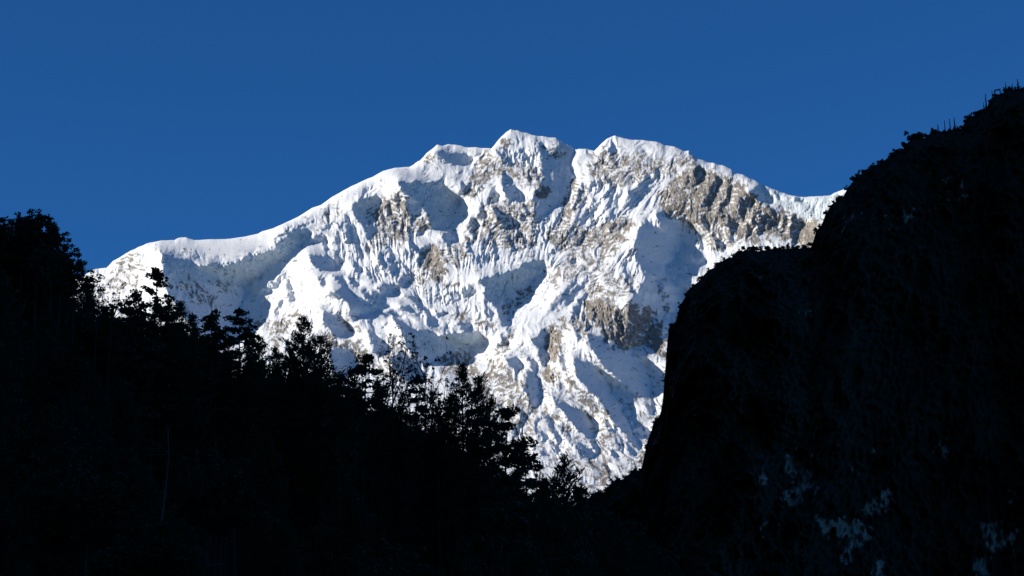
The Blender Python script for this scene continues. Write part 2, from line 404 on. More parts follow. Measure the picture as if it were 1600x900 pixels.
# thin shaded flanks of ribs, flutes and steps: (width, line)
RIBS = [
 (1.8,[(970,300),(925,350),(890,390)]),(1.8,[(958,290),(915,340),(872,392)]),(1.8,[(925,320),(880,372),(858,400)]),(1.8,[(905,345),(865,390)]),(1.8,[(1018,290),(975,335)]),(1.8,[(843,625),(805,665),(803,690)]),(2,[(1012,280),(962,340)]),(1.8,[(890,300),(868,345),(850,380)]),(1.8,[(1000,560),(1020,590)]),(1.8,[(955,640),(985,690)]),(1.8,[(945,655),(975,705)]),(1.8,[(850,640),(835,665)]),
 (3,[(541,336),(543,350),(542,378)]),(2,[(533,345),(528,365),(522,385)]),(3,[(560,340),(568,352),(570,362)]),(2,[(578,365),(574,375)]),
 (3,[(590,350),(580,365)]),(2,[(600,358),(598,372)]),(3,[(607,385),(612,400),(610,412)]),(3,[(596,415),(603,428)]),(2.5,[(612,415),(615,428)]),
 (3,[(505,378),(512,392)]),(2,[(520,345),(510,355),(500,362)]),(2,[(465,352),(480,350),(490,345)]),(2,[(430,372),(445,362),(452,352)]),
 (3,[(420,455),(432,440),(443,430)]),(3,[(437,480),(440,468)]),(2,[(455,470),(457,462)]),(1.5,[(395,475),(410,455),(425,440)]),
 (1.5,[(403,483),(420,462)]),(2,[(430,490),(436,478)]),(3,[(731,374),(738,408)]),(3,[(754,388),(757,409)]),(2.5,[(748,399),(747,415)]),
 (4,[(772,379),(773,399)]),(4,[(793,372),(800,386)]),(3,[(816,372),(820,383)]),(4,[(636,355),(640,375),(650,390)]),(3,[(649,384),(652,395)]),
 (3,[(638,376),(649,392)]),(3,[(571,416),(578,432)]),(2.5,[(580,418),(585,432)]),(1.6,[(674,447),(672,470)]),(1.6,[(683,447),(680,468)]),
 (1.6,[(692,452),(685,470)]),(1.6,[(700,455),(690,474)]),(1.6,[(710,455),(697,476)]),(1.6,[(666,445),(664,465)]),(3,[(715,455),(708,475)]),
 (3,[(735,445),(722,462)]),(2.5,[(740,455),(728,470)]),(2.5,[(631,408),(636,425)]),(2.5,[(621,405),(626,418)]),
 (3,[(778,234),(790,255)]),(3,[(787,232),(797,258)]),(2.2,[(796,236),(800,254)]),(2,[(803,236),(806,262)]),(2,[(812,232),(813,258)]),
 (2,[(820,238),(816,262)]),(2,[(829,236),(822,258)]),(2,[(836,232),(828,262)]),(4,[(840,222),(847,236)]),(3,[(912,288),(902,304)]),
 (2.5,[(930,283),(915,310),(905,330)]),(2.2,[(938,285),(929,304)]),(3,[(948,277),(955,300),(950,320)]),(2.2,[(952,283),(957,300)]),
 (2,[(935,290),(925,312)]),(3,[(968,300),(955,335),(940,352)]),(2.5,[(996,304),(988,316)]),(3,[(1009,275),(1000,292),(990,305)]),
 (3,[(1028,267),(1025,285)]),(2.5,[(1024,270),(1007,292),(988,317)]),(2,[(1008,277),(990,298)]),(2.5,[(905,305),(897,325)]),(2.5,[(906,328),(901,345)]),
 (3,[(902,340),(888,365)]),(2,[(927,339),(920,352)]),(2,[(860,334),(843,362)]),(2,[(849,339),(836,365)]),(2,[(838,365),(828,387)]),
 (3,[(774,380),(770,398)]),(2.5,[(795,373),(801,389)]),(1.6,[(985,401),(971,419)]),(1.6,[(989,389),(975,406)]),(2.5,[(976,415),(979,444)]),
 (3,[(984,446),(989,455)]),(2.5,[(997,406),(996,422)]),(2,[(1002,414),(1007,430)]),(3,[(1080,396),(1088,404)]),(4,[(1078,401),(1088,411),(1097,408)]),
 (4,[(1092,376),(1096,389)]),(4,[(1120,374),(1128,391)]),(3,[(1048,419),(1055,431)]),(2,[(1069,415),(1078,422)]),(2.5,[(874,555),(880,575)]),
 (3,[(902,513),(904,529)]),(4,[(897,481),(900,493)]),(3,[(876,555),(883,564)]),(3,[(916,536),(936,554)]),(3,[(890,685),(912,710)]),
 (3,[(869,678),(874,686)]),(2,[(842,699),(855,713)]),(2,[(967,681),(993,710)]),(2,[(979,699),(990,713)]),(2.5,[(976,633),(986,646)]),
 (2,[(560,468),(583,480)]),(2,[(592,469),(606,476)]),(3,[(604,487),(618,497)]),(3,[(578,503),(583,513)]),(4,[(578,519),(588,531)]),(2.5,[(596,513),(606,503)]),
 (2,[(860,690),(872,706)]),(2,[(875,665),(888,682)]),(2,[(905,650),(918,660)]),(2.5,[(952,700),(966,722)]),(2,[(900,700),(908,716)]),(2,[(830,690),(838,706)]),
 (3,[(764,480),(768,500)]),(2,[(745,478),(750,500)]),(2,[(757,470),(760,492)]),(3,[(805,470),(800,486)]),(2,[(700,505),(690,512)]),
 (3,[(1140,290),(1136,315)]),(3,[(1130,315),(1126,340)]),(2.5,[(1165,300),(1168,325)]),(3,[(1180,325),(1176,350)]),(2.5,[(1216,330),(1212,360)]),
 (2.5,[(1108,325),(1098,345)]),(2.5,[(1075,275),(1070,292)]),(3,[(1148,345),(1142,372)]),(2.5,[(1170,350),(1164,372)]),(2.5,[(1228,335),(1222,365)]),
 (3,[(620,310),(624,335)]),(3,[(608,315),(606,335)]),(2.5,[(596,330),(600,350)]),(2.5,[(640,318),(640,340)]),(2.5,[(660,340),(664,355)]),
 (2.5,[(743,258),(735,275)]),(2.5,[(765,260),(755,275)]),(2.5,[(735,285),(728,300)]),(2,[(752,290),(742,306)]),(2.5,[(826,265),(826,282)]),(2.5,[(838,262),(840,282)]),
 (2.5,[(818,320),(826,336)]),(2.5,[(806,352),(812,368)]),(2.5,[(760,345),(766,362)]),(2.5,[(738,360),(742,376)]),(2.5,[(960,350),(950,366)]),(2,[(975,345),(968,358)]),
 (2.5,[(925,482),(928,505)]),(2.5,[(940,500),(945,525)]),(2.5,[(955,505),(958,535)]),(2.5,[(966,490),(970,520)]),(3,[(975,515),(978,542)]),(2.5,[(912,490),(920,512)]),
]

def build_mountain():
    PX0, PY0, PAD = -170, 195, 80
    W, H = 1792, 840
    X0, Y0 = PX0 - PAD, PY0 - PAD
    yy, xx = np.mgrid[0:H, 0:W].astype(float)
    X, Y = xx + X0, yy + Y0
    sh = (H, W)
    # ragged outlines: sample every mask through a small warp
    wx = 1.3 * band(sh, 22, 1) + 1.1 * band(sh, 9, 2) + 0.6 * band(sh, 4, 3)
    wy = 1.3 * band(sh, 22, 4) + 1.1 * band(sh, 9, 5) + 0.6 * band(sh, 4, 6)
    ix = np.clip(np.rint(xx + wx), 0, W - 1).astype(int)
    iy = np.clip(np.rint(yy + wy), 0, H - 1).astype(int)
    def layers(lst, pos=-1):
        out = np.zeros(sh)
        for row in lst:
            m = poly_mask(row[-1], X0, Y0, W, H)
            out[m] = np.maximum(out[m], row[0])
        return out
    lean_m = layers(LEAN)
    for wd, pts in RIBS:
        p = np.array(pts, float)
        xa, xb = int(p[:, 0].min() - 6 - X0), int(p[:, 0].max() + 7 - X0); ya, yb = int(p[:, 1].min() - 6 - Y0), int(p[:, 1].max() + 7 - Y0)
        gx_, gy_ = X[ya:yb, xa:xb], Y[ya:yb, xa:xb]
        full = np.abs(np.diff(p, axis=0)).sum()
        for a_, b_ in zip(p[:-1], p[1:]):
            e_ = b_ - a_
            u_ = np.clip(((gx_ - a_[0]) * e_[0] + (gy_ - a_[1]) * e_[1]) / (e_ @ e_), 0, 1)
            ds_ = np.hypot(gx_ - a_[0] - u_ * e_[0], gy_ - a_[1] - u_ * e_[1])
            sub = lean_m[ya:yb, xa:xb]
            sub[:] = np.maximum(sub, 1.05 * (ds_ < wd * .62))
    lean = blur(lean_m[iy, ix], 0.5)
    rock_d = np.zeros(sh); tan = np.full(sh, 0.5)
    for d, t, pts in ROCK:
        m = poly_mask(pts, X0, Y0, W, H)
        rock_d[m] = d; tan[m] = t
    wide_y = np.clip(np.rint(yy + 2.0 * wy), 0, H - 1).astype(int)
    wide_x = np.clip(np.rint(xx + 2.0 * wx), 0, W - 1).astype(int)
    rock_d = blur(rock_d[wide_y, wide_x], 1.5)
    tan = blur(tan[wide_y, wide_x], 3)
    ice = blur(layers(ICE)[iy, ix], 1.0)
    flute = blur(layers(FLUTE), 8)
    calm = blur(layers(CALM), 5)
    # fall-line streaks
    w = 1 / ((X[::4, ::4, None] - FLOW[:, 0]) ** 2 + (Y[::4, ::4, None] - FLOW[:, 1]) ** 2 + 400) ** 1.5
    ang = (w * FLOW[:, 2]).sum(-1) / w.sum(-1)
    ang = np.kron(ang, np.ones((4, 4)))[:H, :W]
    ang = blur(ang, 5) + (1 - .7 * np.clip(flute, 0, 1)) * (0.3 * band(sh, 60, 9) + 0.2 * band(sh, 25, 10) + .15 * band(sh, 12, 15))
    dx, dy = np.sin(ang), np.cos(ang)
    def streak(n0, L):
        acc = n0.copy()
        for sgn in (1, -1):
            qx, qy = xx.copy(), yy.copy()
            for k in range(L):
                jx = np.clip(np.rint(qx), 0, W - 1).astype(int); jy = np.clip(np.rint(qy), 0, H - 1).astype(int)
                qx += sgn * dx[jy, jx]; qy += sgn * dy[jy, jx]
                jx = np.clip(np.rint(qx), 0, W - 1).astype(int); jy = np.clip(np.rint(qy), 0, H - 1).astype(int)
                acc += n0[jy, jx]
        return acc / acc.std()
    fl1 = streak(band(sh, 7, 11), 6)
    fl2 = streak(band(sh, 14, 12, .6), 19)
    fl3 = streak(band(sh, 4, 13), 4)
    flL = streak(band(sh, 9, 16, .7), 24)
    fl4 = streak(band(sh, 30, 14, .8), 36)
    # relief from the leaning facets
    ca, sa = 0.936, 0.351                              # sun rays across the picture plane
    def push(ln, f0, iters):
        h_, w_ = ln.shape
        ky = np.fft.fftfreq(h_)[:, None] * 2 * math.pi; kx = np.fft.rfftfreq(w_)[None] * 2 * math.pi
        k2 = kx * kx + ky * ky; k2[0, 0] = 1
        Fh = np.fft.rfft2(f0)
        inn = ln > .1
        for it in range(iters):
            fx = np.fft.irfft2(1j * kx * Fh, ln.shape); fy = np.fft.irfft2(1j * ky * Fh, ln.shape)
            dd = ca * fx + sa * fy
            add = np.where(inn, np.maximum(ln * LEAN_T - dd, 0), -.5 * np.maximum(dd - .05, 0)) * 1.5
            Gx = np.fft.rfft2(fx * .98 + add * ca); Gy = np.fft.rfft2(fy * .98 + add * sa)
            Fh = (-1j * kx * Gx - 1j * ky * Gy) / k2
            Fh[0, 0] = 0
        return np.fft.irfft2(Fh, ln.shape)
    LEAN_T = 0.95
    half = push(blur(lean, .8)[::2, ::2], np.zeros((H // 2, W // 2)), 90)
    f = push(lean, blur(np.kron(half * 2, np.ones((2, 2))), 1.0), 8)
    # finer relief
    rough = (1 - calm) * (1 - 0.6 * (lean > .6))
    rdg = lambda s, sd: (np.abs(band(sh, s, sd)) - 0.8)
    d = 1.8 * rdg(60, 21) * (1 - .8 * calm) + 0.7 * rdg(32, 22) * (1 - .95 * calm)
    patch = smooth(-.6, 1.2, band(sh, 70, 61))
    d += rough * (1 - .55 * np.clip(flute, 0, 1)) * (0.25 * rdg(17, 23) + (.12 + .3 * patch) * rdg(9, 24) + (.1 + .18 * patch) * rdg(5, 25) + .12 * rdg(3.2, 26))
    fa = rough * (0.35 + 0.65 * flute)
    amp = np.exp(.5 * band(sh, 40, 62))
    d += amp * (fa * ((.3 + .7 * (1 - patch)) * 0.7 * np.abs(fl1) + .95 * np.abs(fl2) + 0.28 * np.abs(fl3)) + rough * 1.3 * np.abs(fl4)) + 1.15 * np.clip(flute, 0, 1) * rough * np.abs(flL)
    # strata of the bare walls
    tilt = np.clip(np.rint(yy + 7 * band(sh, 90, 36) + 3 * band(sh, 35, 46) + 0.16 * (X - 900) * smooth(600, 1200, X)), 0, H - 1).astype(int)
    led = (0.9 * band(sh, 8, 31, stretch=3.4) + 0.6 * band(sh, 4.6, 32, stretch=2.6) + .35 * band(sh, 14, 37, stretch=3))[tilt, ix]
    led += .5 * np.abs(band(sh, 11, 38, stretch=.45))            # upright cracks
    led /= led.std()
    steep = np.gradient(blur(led, .6), axis=0); steep /= steep.std()
    mixw = smooth(-.9, 1.1, band(sh, 45, 39))
    st = (.35 + .65 * mixw) * steep + 0.6 * band(sh, 16, 33) + (.75 - .5 * mixw) * fl1 + 0.45 * band(sh, 4.0, 40) + 0.35 * band(sh, 2.8, 34)
    st /= st.std()
    t = 1.8 * (2 * rock_d - 1) + .44
    low = 0.5 * smooth(500, 600, Y) * smooth(700, 800, X) * (1 - calm) * (lean < .5)
    t = np.where(rock_d > .06, t, -3 + 0 * t)
    near = blur(np.clip(rock_d, 0, 1), 10)
    t = np.maximum(t, 1.55 * (2 * (.58 * low + 0.46 * near * rough) - 1) * 1.15 - .25)
    rock = 1 / (1 + np.exp(-(st + t) * 4.5))
    crag = blur(np.clip(rock_d, 0, 1), 3)
    d += (0.12 + 0.88 * crag) * (0.62 * led * (.45 + .65 * mixw)) * (1 - .8 * calm)
    d += 1.5 * crag * (0.5 * np.abs(band(sh, 10, 41, stretch=.5)) + 0.3 * band(sh, 6, 42, stretch=.6))
    ser = blur(ice, 2)
    d += ser * (0.9 * np.abs(band(sh, 13, 43, stretch=.6)) + 0.5 * np.abs(band(sh, 6, 44)) + .2 * rdg(3.5, 45))
    f = f + (.72 + .2 * crag) * d

    # ---- sheet
    xs = np.arange(PX0, 1431, 1.0)
    NR = 620
    line = np.interp(xs, SKY_LINE[:, 0], SKY_LINE[:, 1])
    rng = np.random.default_rng(5)
    j = rng.standard_normal(len(xs))
    j1 = np.convolve(j, np.ones(3) / 3, 'same'); j2 = np.convolve(j[::-1], np.ones(9) / 9, 'same')
    j2 = np.convolve(j2, np.ones(5) / 5, 'same')
    line = line + (0.12 * j1 + 1.3 * j2) * np.where((xs > 230) & (xs < 640), .3, 1.0)
    tt = np.linspace(0, 1, NR)
    PY = line[None] + tt[:, None] * (838 - line[None])
    PXg = np.broadcast_to(xs, PY.shape)
    gx = np.clip(PXg - X0, 0, W - 2); gy = np.clip(PY - Y0, 0, H - 2)
    i0, j0 = gx.astype(int), gy.astype(int)
    ax, ay = gx - i0, gy - j0
    def samp(a):
        return (a[j0, i0] * (1 - ax) + a[j0, i0 + 1] * ax) * (1 - ay) + (a[j0 + 1, i0] * (1 - ax) + a[j0 + 1, i0 + 1] * ax) * ay
    fs = samp(f)
    below = PY - line[None]
    Ys = 8000 + (840 - PY) * 3.0 + 2.55 * fs
    Ys += 34 * np.exp(-below / 4.5)                       # rounded crest
    P = at(PXg, PY, Ys)
    cov = np.zeros((NR, len(xs), 4))
    cov[..., 0] = samp(rock) * smooth(1.0, 5.0, below)
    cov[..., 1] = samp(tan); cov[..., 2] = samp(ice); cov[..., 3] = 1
    # back slope and foot
    back = []
    for b, drop in ((900, 520), (420, 210), (160, 60), (50, 12)):
        q = P[0].copy(); q[:, 1] += b; q[:, 2] -= drop
        q[:, 0] *= q[:, 1] / P[0][:, 1]
        back.append(q)
    foot = []
    for k, (dy_, z) in enumerate(((-600, .72), (-1500, .35), (-2600, -.02))):
        q = P[-1].copy(); q[:, 1] += dy_; q[:, 2] = q[:, 2] * z
        foot.append(q)
    V = np.concatenate([np.array(back), P, np.array(foot)], 0)
    C = np.concatenate([np.repeat(cov[:1], 4, 0), cov, np.repeat(cov[-1:], 3, 0)], 0)
    me = mesh_np('snow_mountain', V, grid_quads(V.shape[0], V.shape[1]), True)
    color_attr(me, C)

    m, nt, bs = material('snow_and_rock')
    at_ = nt.nodes.new('ShaderNodeAttribute'); at_.attribute_name = 'cover'
    sep = nt.nodes.new('ShaderNodeSeparateColor')
    nt.links.new(at_.outputs['Color'], sep.inputs[0])
    tc = nt.nodes.new('ShaderNodeTexCoord')
    nz = nt.nodes.new('ShaderNodeTexNoise'); nz.inputs['Scale'].default_value = 0.06; nz.inputs['Detail'].default_value = 6
    nt.links.new(tc.outputs['Object'], nz.inputs['Vector'])
    def mix(fac, a, b):
        x = nt.nodes.new('ShaderNodeMix'); x.data_type = 'RGBA'
        for s, v in ((x.inputs[0], fac), (x.inputs[6], a), (x.inputs[7], b)):
            if isinstance(v, tuple): s.default_value = (*v, 1)
            else: nt.links.new(v, s)
        return x.outputs[2]
    def ramp(fac, lo, hi, p0=.3, p1=.7):
        r = nt.nodes.new('ShaderNodeValToRGB'); r.color_ramp.elements[0].position = p0; r.color_ramp.elements[1].position = p1
        r.color_ramp.elements[0].color = (*lo, 1); r.color_ramp.elements[1].color = (*hi, 1)
        nt.links.new(fac, r.inputs[0]); return r.outputs[0]
    grey = ramp(nz.outputs['Fac'], (.12, .115, .11), (.30, .287, .272))
    tan_c = ramp(nz.outputs['Fac'], (.20, .172, .138), (.40, .352, .292))
    rk = mix(sep.outputs['Green'], grey, tan_c)
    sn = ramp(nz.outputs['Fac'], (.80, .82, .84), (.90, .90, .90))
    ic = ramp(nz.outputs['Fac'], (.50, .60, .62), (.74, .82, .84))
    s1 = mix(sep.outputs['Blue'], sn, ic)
    out = mix(sep.outputs['Red'], s1, rk)
    nt.links.new(out, bs.inputs['Base Color'])
    bs.inputs['Roughness'].default_value = 0.75
    bs.inputs['Specular IOR Level'].default_value = 0.15
    o = link('snow_mountain', me, m)
    o['kind'] = 'structure'
    return o

build_mountain()

# ------------------------------------------------------------------ ground and shading valley wall
m_floor = noise_colors('forest_floor', (.018, .02, .012), (.045, .042, .03), 0.15)
m_hill = noise_colors('wooded_slope', (.014, .018, .010), (.035, .036, .022), 0.02)

g = mesh_np('ground', [(-40000, -30000, -0.5), (40000, -30000, -0.5), (40000, 60000, -0.5), (-40000, 60000, -0.5)], [(0, 1, 2, 3)])
link('ground', g, m_floor)['kind'] = 'structure'

def build_valley_wall():
    ys = np.linspace(-4200, 2900, 120)
    ss = np.linspace(-1, 1, 60)
    rng = np.random.default_rng(8)
    nz = band((120, 60), 14, 3) + .5 * band((120, 60), 6, 4)
    hgt = 2900 * smooth(-4200, -2400, ys) * (1 - smooth(1900, 2900, ys))
    S, YY = np.meshgrid(ss, ys)
    xs = -1750 + S * 1150
    prof = (1 - np.abs(S)) ** 0.9
    Z = hgt[:, None] * prof * (1 + .04 * nz) - 2
    V = np.stack([xs + 60 * nz * prof, YY, Z], -1)
    me = mesh_np('valley_wall', V, grid_quads(120, 60), True)
    link('valley_wall_terrain', me, m_hill)['kind'] = 'structure'
build_valley_wall()

# ------------------------------------------------------------------ wooded hillside, left foreground
SOLID = np.array([(-600,300),(-100,330),(0,372),(60,378),(88,415),(110,445),(150,478),(200,495),(240,505),(290,515),(320,540),(350,568),(390,575),
 (440,585),(520,600),(560,635),(640,660),(700,690),(760,730),(820,765),(900,790),(1000,835),(1060,900),(1120,960),(1600,1010),(2400,990)], float)

def ground_z(x, y):
    x = np.asarray(x, float); y = np.asarray(y, float)
    px = 800 + F * x / np.maximum(y, 1) * cp
    px = np.clip(px, -700, 2400)
    base = 0.55 * np.maximum(0, -x - .02 * y) + 0.12 * np.maximum(0, y - 100)
    ln = np.interp(px, SOLID[:, 0], SOLID[:, 1]) + 30
    crest = 340 * np.tan(PITCH + np.arctan((450 - ln) / F))
    t = smooth(230, 345, y)
    z = base * (1 - t) + crest * t
    return z * (1 - smooth(420, 900, y))

def build_hill():
    us = np.linspace(-0.6, 0.5, 260)
    ds = np.concatenate([np.linspace(-30, 20, 8), np.linspace(25, 420, 150), np.linspace(440, 905, 20)])
    D, U = np.meshgrid(ds, us, indexing='ij')
    Xh = U * np.maximum(D, 0) + U * 60
    Z = ground_z(Xh, D) + 0.5 * band(D.shape, 10, 6) * smooth(40, 120, D) - 0.05
    V = np.stack([Xh, D, np.maximum(Z, -0.4)], -1)
    me = mesh_np('hillside', V, grid_quads(*D.shape), True)
    link('hillside', me, m_floor)['kind'] = 'structure'
build_hill()

# ------------------------------------------------------------------ wooded cliff, right
CLIFF_LINE = np.array([(880,800),(930,770),(945,766),(958,756),(968,747),(985,739),(1000,729),(1005,716),(1012,697),(1018,681),(1022,661),
 (1030,641),(1036,616),(1040,582),(1042,556),(1044,536),(1048,517),(1055,501),(1060,486),(1070,466),(1075,456),(1085,444),(1095,433),(1110,421),
 (1125,411),(1145,399),(1155,393),(1175,391),(1200,390),(1225,389),(1240,388),(1255,387),(1268,383),(1273,373),(1280,355),(1290,338),(1300,325),
 (1313,308),(1325,293),(1340,277),(1355,266),(1370,256),(1390,246),(1412,232),(1422,220),(1432,216),(1445,214),(1460,207),(1480,207),(1500,197),
 (1520,187),(1527,176),(1545,166),(1550,155),(1560,147),(1575,142),(1590,139),(1600,137),(1650,114),(1750,70),(1900,30)], float)
_x = np.arange(880, 1900, 3.0)
_y = np.interp(_x, CLIFF_LINE[:, 0], CLIFF_LINE[:, 1])
_n = band((4, len(_x)), 6, 91)[0] * .7 + band((4, len(_x)), 12, 92)[0]
CLIFF_LINE = np.stack([_x, _y + _n * np.minimum(1.0 + 1.1 * np.abs(np.gradient(_y, _x)), 7)], 1)   # small steps and ledges on the outline
PALE = [
 [(1184,735),(1195,733),(1197,750),(1193,765),(1186,750)],
 [(1240,701),(1259,699),(1262,731),(1270,750),(1281,761),(1262,769),(1247,787),(1225,784),(1216,776),(1240,761),(1229,727)],
 [(1176,847),(1184,829),(1206,810),(1214,817),(1191,829)],
 [(1270,806),(1315,814),(1326,806),(1360,832),(1364,840),(1337,859),(1330,877),(1311,874),(1322,844),(1285,832)],
 [(1349,799),(1371,769),(1390,776),(1379,802)],
 [(1461,690),(1487,697),(1480,724),(1461,712)],
 [(1540,817),(1562,810),(1562,832),(1592,821),(1581,859),(1547,870),(1538,840)],
 [(1360,889),(1382,870),(1379,905),(1362,905)],
 [(1349,690),(1372,698),(1371,703)],[(1328,731),(1336,728),(1335,742)],
 [(1081,637),(1090,640),(1090,671),(1082,660)],
 [(1470,277),(1483,282),(1479,298),(1470,290)],
 [(1500,273),(1510,282),(1502,297),(1510,307),(1502,317),(1498,300)],[(1484,305),(1490,312),(1485,316)],
 [(1316,349),(1335,328),(1338,338),(1322,352)],[(1407,332),(1430,328),(1417,349),(1410,342)],[(1373,336),(1386,342),(1380,350)],[(1391,350),(1400,352),(1394,358)],
 [(1520,880),(1540,870),(1545,900),(1522,905)],[(1570,770),(1592,775),(1580,782)],
 [(1185,425),(1192,432),(1188,440)],[(1255,482),(1264,488),(1258,495)],
]

_ts = np.arange(880, 1760, 2.0)
_tl = np.stack([_ts, np.interp(_ts, CLIFF_LINE[:, 0], CLIFF_LINE[:, 1])], 1)
_sm = np.interp(_ts, CLIFF_LINE[:, 0], CLIFF_LINE[:, 1])

def cliff_depth(px, py):
    px = np.atleast_1d(np.asarray(px, float)); py = np.atleast_1d(np.asarray(py, float))
    px, py = np.broadcast_arrays(px, py)
    ln = np.interp(px, CLIFF_LINE[:, 0], CLIFF_LINE[:, 1])
    edge = np.full(px.shape, 1e9)
    for qx, qy in _tl[::2]:
        np.minimum(edge, np.hypot(px - qx, py - qy), out=edge)
    edge = np.where(py < ln, 0, edge)
    top = 1700 + 380 * smooth(1080, 1560, px)
    d = top + 60 - 0.36 * (py - 200)
    return d + 70 * np.exp(-edge / 12) + 90 * np.exp(-edge / 60), ln

def build_cliff():
    xs = np.arange(882, 1900, 1.6)
    NR = 420
    ln = np.interp(xs, CLIFF_LINE[:, 0], CLIFF_LINE[:, 1])
    tt = np.linspace(0, 1, NR) ** 1.2
    PY = ln[None] + tt[:, None] * (1120 - ln[None])
    PX = np.broadcast_to(xs, PY.shape)
    Y, _ = cliff_depth(PX, PY)
    sh = PY.shape
    n = 16 * band(sh, 80, 51) + 9 * np.abs(band(sh, 36, 52)) + 6 * np.abs(band(sh, 16, 53)) + 2.5 * band(sh, 7, 54) + 1.2 * band(sh, 4, 50)
    Y = Y + n * smooth(0, 20, PY - ln[None])
    P = at(PX, PY, Y)
    pale = np.zeros(sh)
    wx = 3.5 * band(sh, 16, 55) + 2 * band(sh, 6, 56); wy = 4 * band(sh, 16, 57) + 2 * band(sh, 6, 58)
    full = np.zeros((960, 900), bool)
    for p in PALE:
        full |= poly_mask(p, 1000, 0, 900, 960)
    full = blur(full.astype(float), 1.2)
    qx = np.clip(PX + wx - 1000, 0, 899).astype(int); qy = np.clip(PY + wy, 0, 959).astype(int)
    pale = full[qy, qx] * (PX > 1000) * (PY < 958)
    brk = 0.7 * band(sh, 11, 59, stretch=3, ang=R(82)) + 0.7 * band(sh, 5, 60, stretch=2.5, ang=R(88))
    pale = smooth(.25, .6, pale - .46 * np.maximum(brk, 0)) * (0.75 + .15 * brk)
    foot = P[-1].copy(); foot[:, 2] = -5; foot[:, 1] -= 60
    back = []
    for b, dr in ((700, 260), (220, 60), (60, 12), (15, 2)):
        q = P[0].copy(); q[:, 0] *= (q[:, 1] + b) / q[:, 1]; q[:, 1] += b; q[:, 2] -= dr
        back.append(q)
    V = np.concatenate([np.array(back), P, foot[None]], 0)
    c = np.zeros((*sh, 4)); c[..., 0] = pale; c[..., 3] = 1
    C = np.concatenate([np.repeat(c[:1] * 0, 4, 0), c, c[-1:] * 0], 0)
    me = mesh_np('cliff', V, grid_quads(V.shape[0], V.shape[1]), True)
    color_attr(me, C)
    m, nt, bs = material('wooded_limestone')
    a = nt.nodes.new('ShaderNodeAttribute'); a.attribute_name = 'cover'
    s = nt.nodes.new('ShaderNodeSeparateColor'); nt.links.new(a.outputs['Color'], s.inputs[0])
    tc = nt.nodes.new('ShaderNodeTexCoord')
    nz = nt.nodes.new('ShaderNodeTexNoise'); nz.inputs['Scale'].default_value = .12; nz.inputs['Detail'].default_value = 7
    nt.links.new(tc.outputs['Object'], nz.inputs['Vector'])
    r1 = nt.nodes.new('ShaderNodeValToRGB'); r2 = nt.nodes.new('ShaderNodeValToRGB')
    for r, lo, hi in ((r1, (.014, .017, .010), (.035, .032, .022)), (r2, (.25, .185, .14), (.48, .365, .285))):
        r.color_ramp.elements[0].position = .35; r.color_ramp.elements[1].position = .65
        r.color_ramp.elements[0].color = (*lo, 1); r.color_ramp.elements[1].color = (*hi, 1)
        nt.links.new(nz.outputs['Fac'], r.inputs[0])
    x = nt.nodes.new('ShaderNodeMix'); x.data_type = 'RGBA'
    nt.links.new(s.outputs['Red'], x.inputs[0]); nt.links.new(r1.outputs[0], x.inputs[6]); nt.links.new(r2.outputs[0], x.inputs[7])
    nt.links.new(x.outputs[2], bs.inputs['Base Color'])
    bs.inputs['Roughness'].default_value = .95; bs.inputs['Specular IOR Level'].default_value = .1
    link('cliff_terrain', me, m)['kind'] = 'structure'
    return PX, PY, P, pale

CPX, CPY, CP, CPALE = build_cliff()

# ------------------------------------------------------------------ foliage builders
def leaf_quads(c, rad, n, size, rng, aspect=.5, axis=None):
    """c (N,3) clump centres, rad (N,3): n leaf faces scattered in each clump"""
    N = len(c)
    p = rng.standard_normal((N, n, 3)); p /= np.linalg.norm(p, axis=-1, keepdims=True)
    p *= rng.random((N, n, 1)) ** .4
    p = c[:, None] + p * rad[:, None]
    u = rng.standard_normal((N, n, 3))
    if axis is not None:
        u = u * .45 + axis[:, None]
    u /= np.linalg.norm(u, axis=-1, keepdims=True)
    v = np.cross(u, rng.standard_normal((N, n, 3))); v /= np.linalg.norm(v, axis=-1, keepdims=True) + 1e-9
    s = size * (0.6 + .8 * rng.random((N, n, 1)))
    q = np.stack([p - u * s, p - v * s * aspect, p + u * s, p + v * s * aspect], 2).reshape(-1, 3)
    return q

def tube(pts, rads, sides=6):
    pts = np.asarray(pts, float); k = len(pts)
    t = np.gradient(pts, axis=0); t /= np.linalg.norm(t, axis=1, keepdims=True) + 1e-9
    ref = np.array([0, 1, .13]) if abs(t[0, 2]) > .7 else np.array([0, 0, 1.])
    a = np.cross(t, ref); a /= np.linalg.norm(a, axis=1, keepdims=True) + 1e-9
    b = np.cross(t, a)
    th = np.arange(sides) / sides * 2 * math.pi
    V = pts[:, None] + np.asarray(rads)[:, None, None] * (np.cos(th)[None, :, None] * a[:, None] + np.sin(th)[None, :, None] * b[:, None])
    i = np.arange(k * sides).reshape(k, sides)
    Q = np.stack([i[:-1], np.roll(i[:-1], -1, 1), np.roll(i[1:], -1, 1), i[1:]], -1).reshape(-1, 4)
    return V.reshape(-1, 3), Q

class Tubes:
    def __init__(s): s.v, s.q, s.n = [], [], 0
    def add(s, pts, rads, sides=5):
        V, Q = tube(pts, rads, sides); s.v.append(V); s.q.append(Q + s.n); s.n += len(V)
    def join(s, o):
        for V, Q in zip(o.v, o.q): s.v.append(V)
        s.q += [Q + s.n for Q in o.q]; s.n += o.n
    def mesh(s, name): return mesh_np(name, np.concatenate(s.v), np.concatenate(s.q), True)

m_bark = noise_colors('bark', (.018, .015, .012), (.045, .038, .03), 4)
m_pale_bark = noise_colors('pale_bark', (.035, .03, .026), (.10, .088, .075), 3)
m_leaf = noise_colors('dark_needles', (.014, .022, .010), (.04, .05, .022), .8, .7, .3)
m_leaf2 = noise_colors('brown_green_leaves', (.030, .026, .014), (.06, .05, .025), .8, .7, .3)

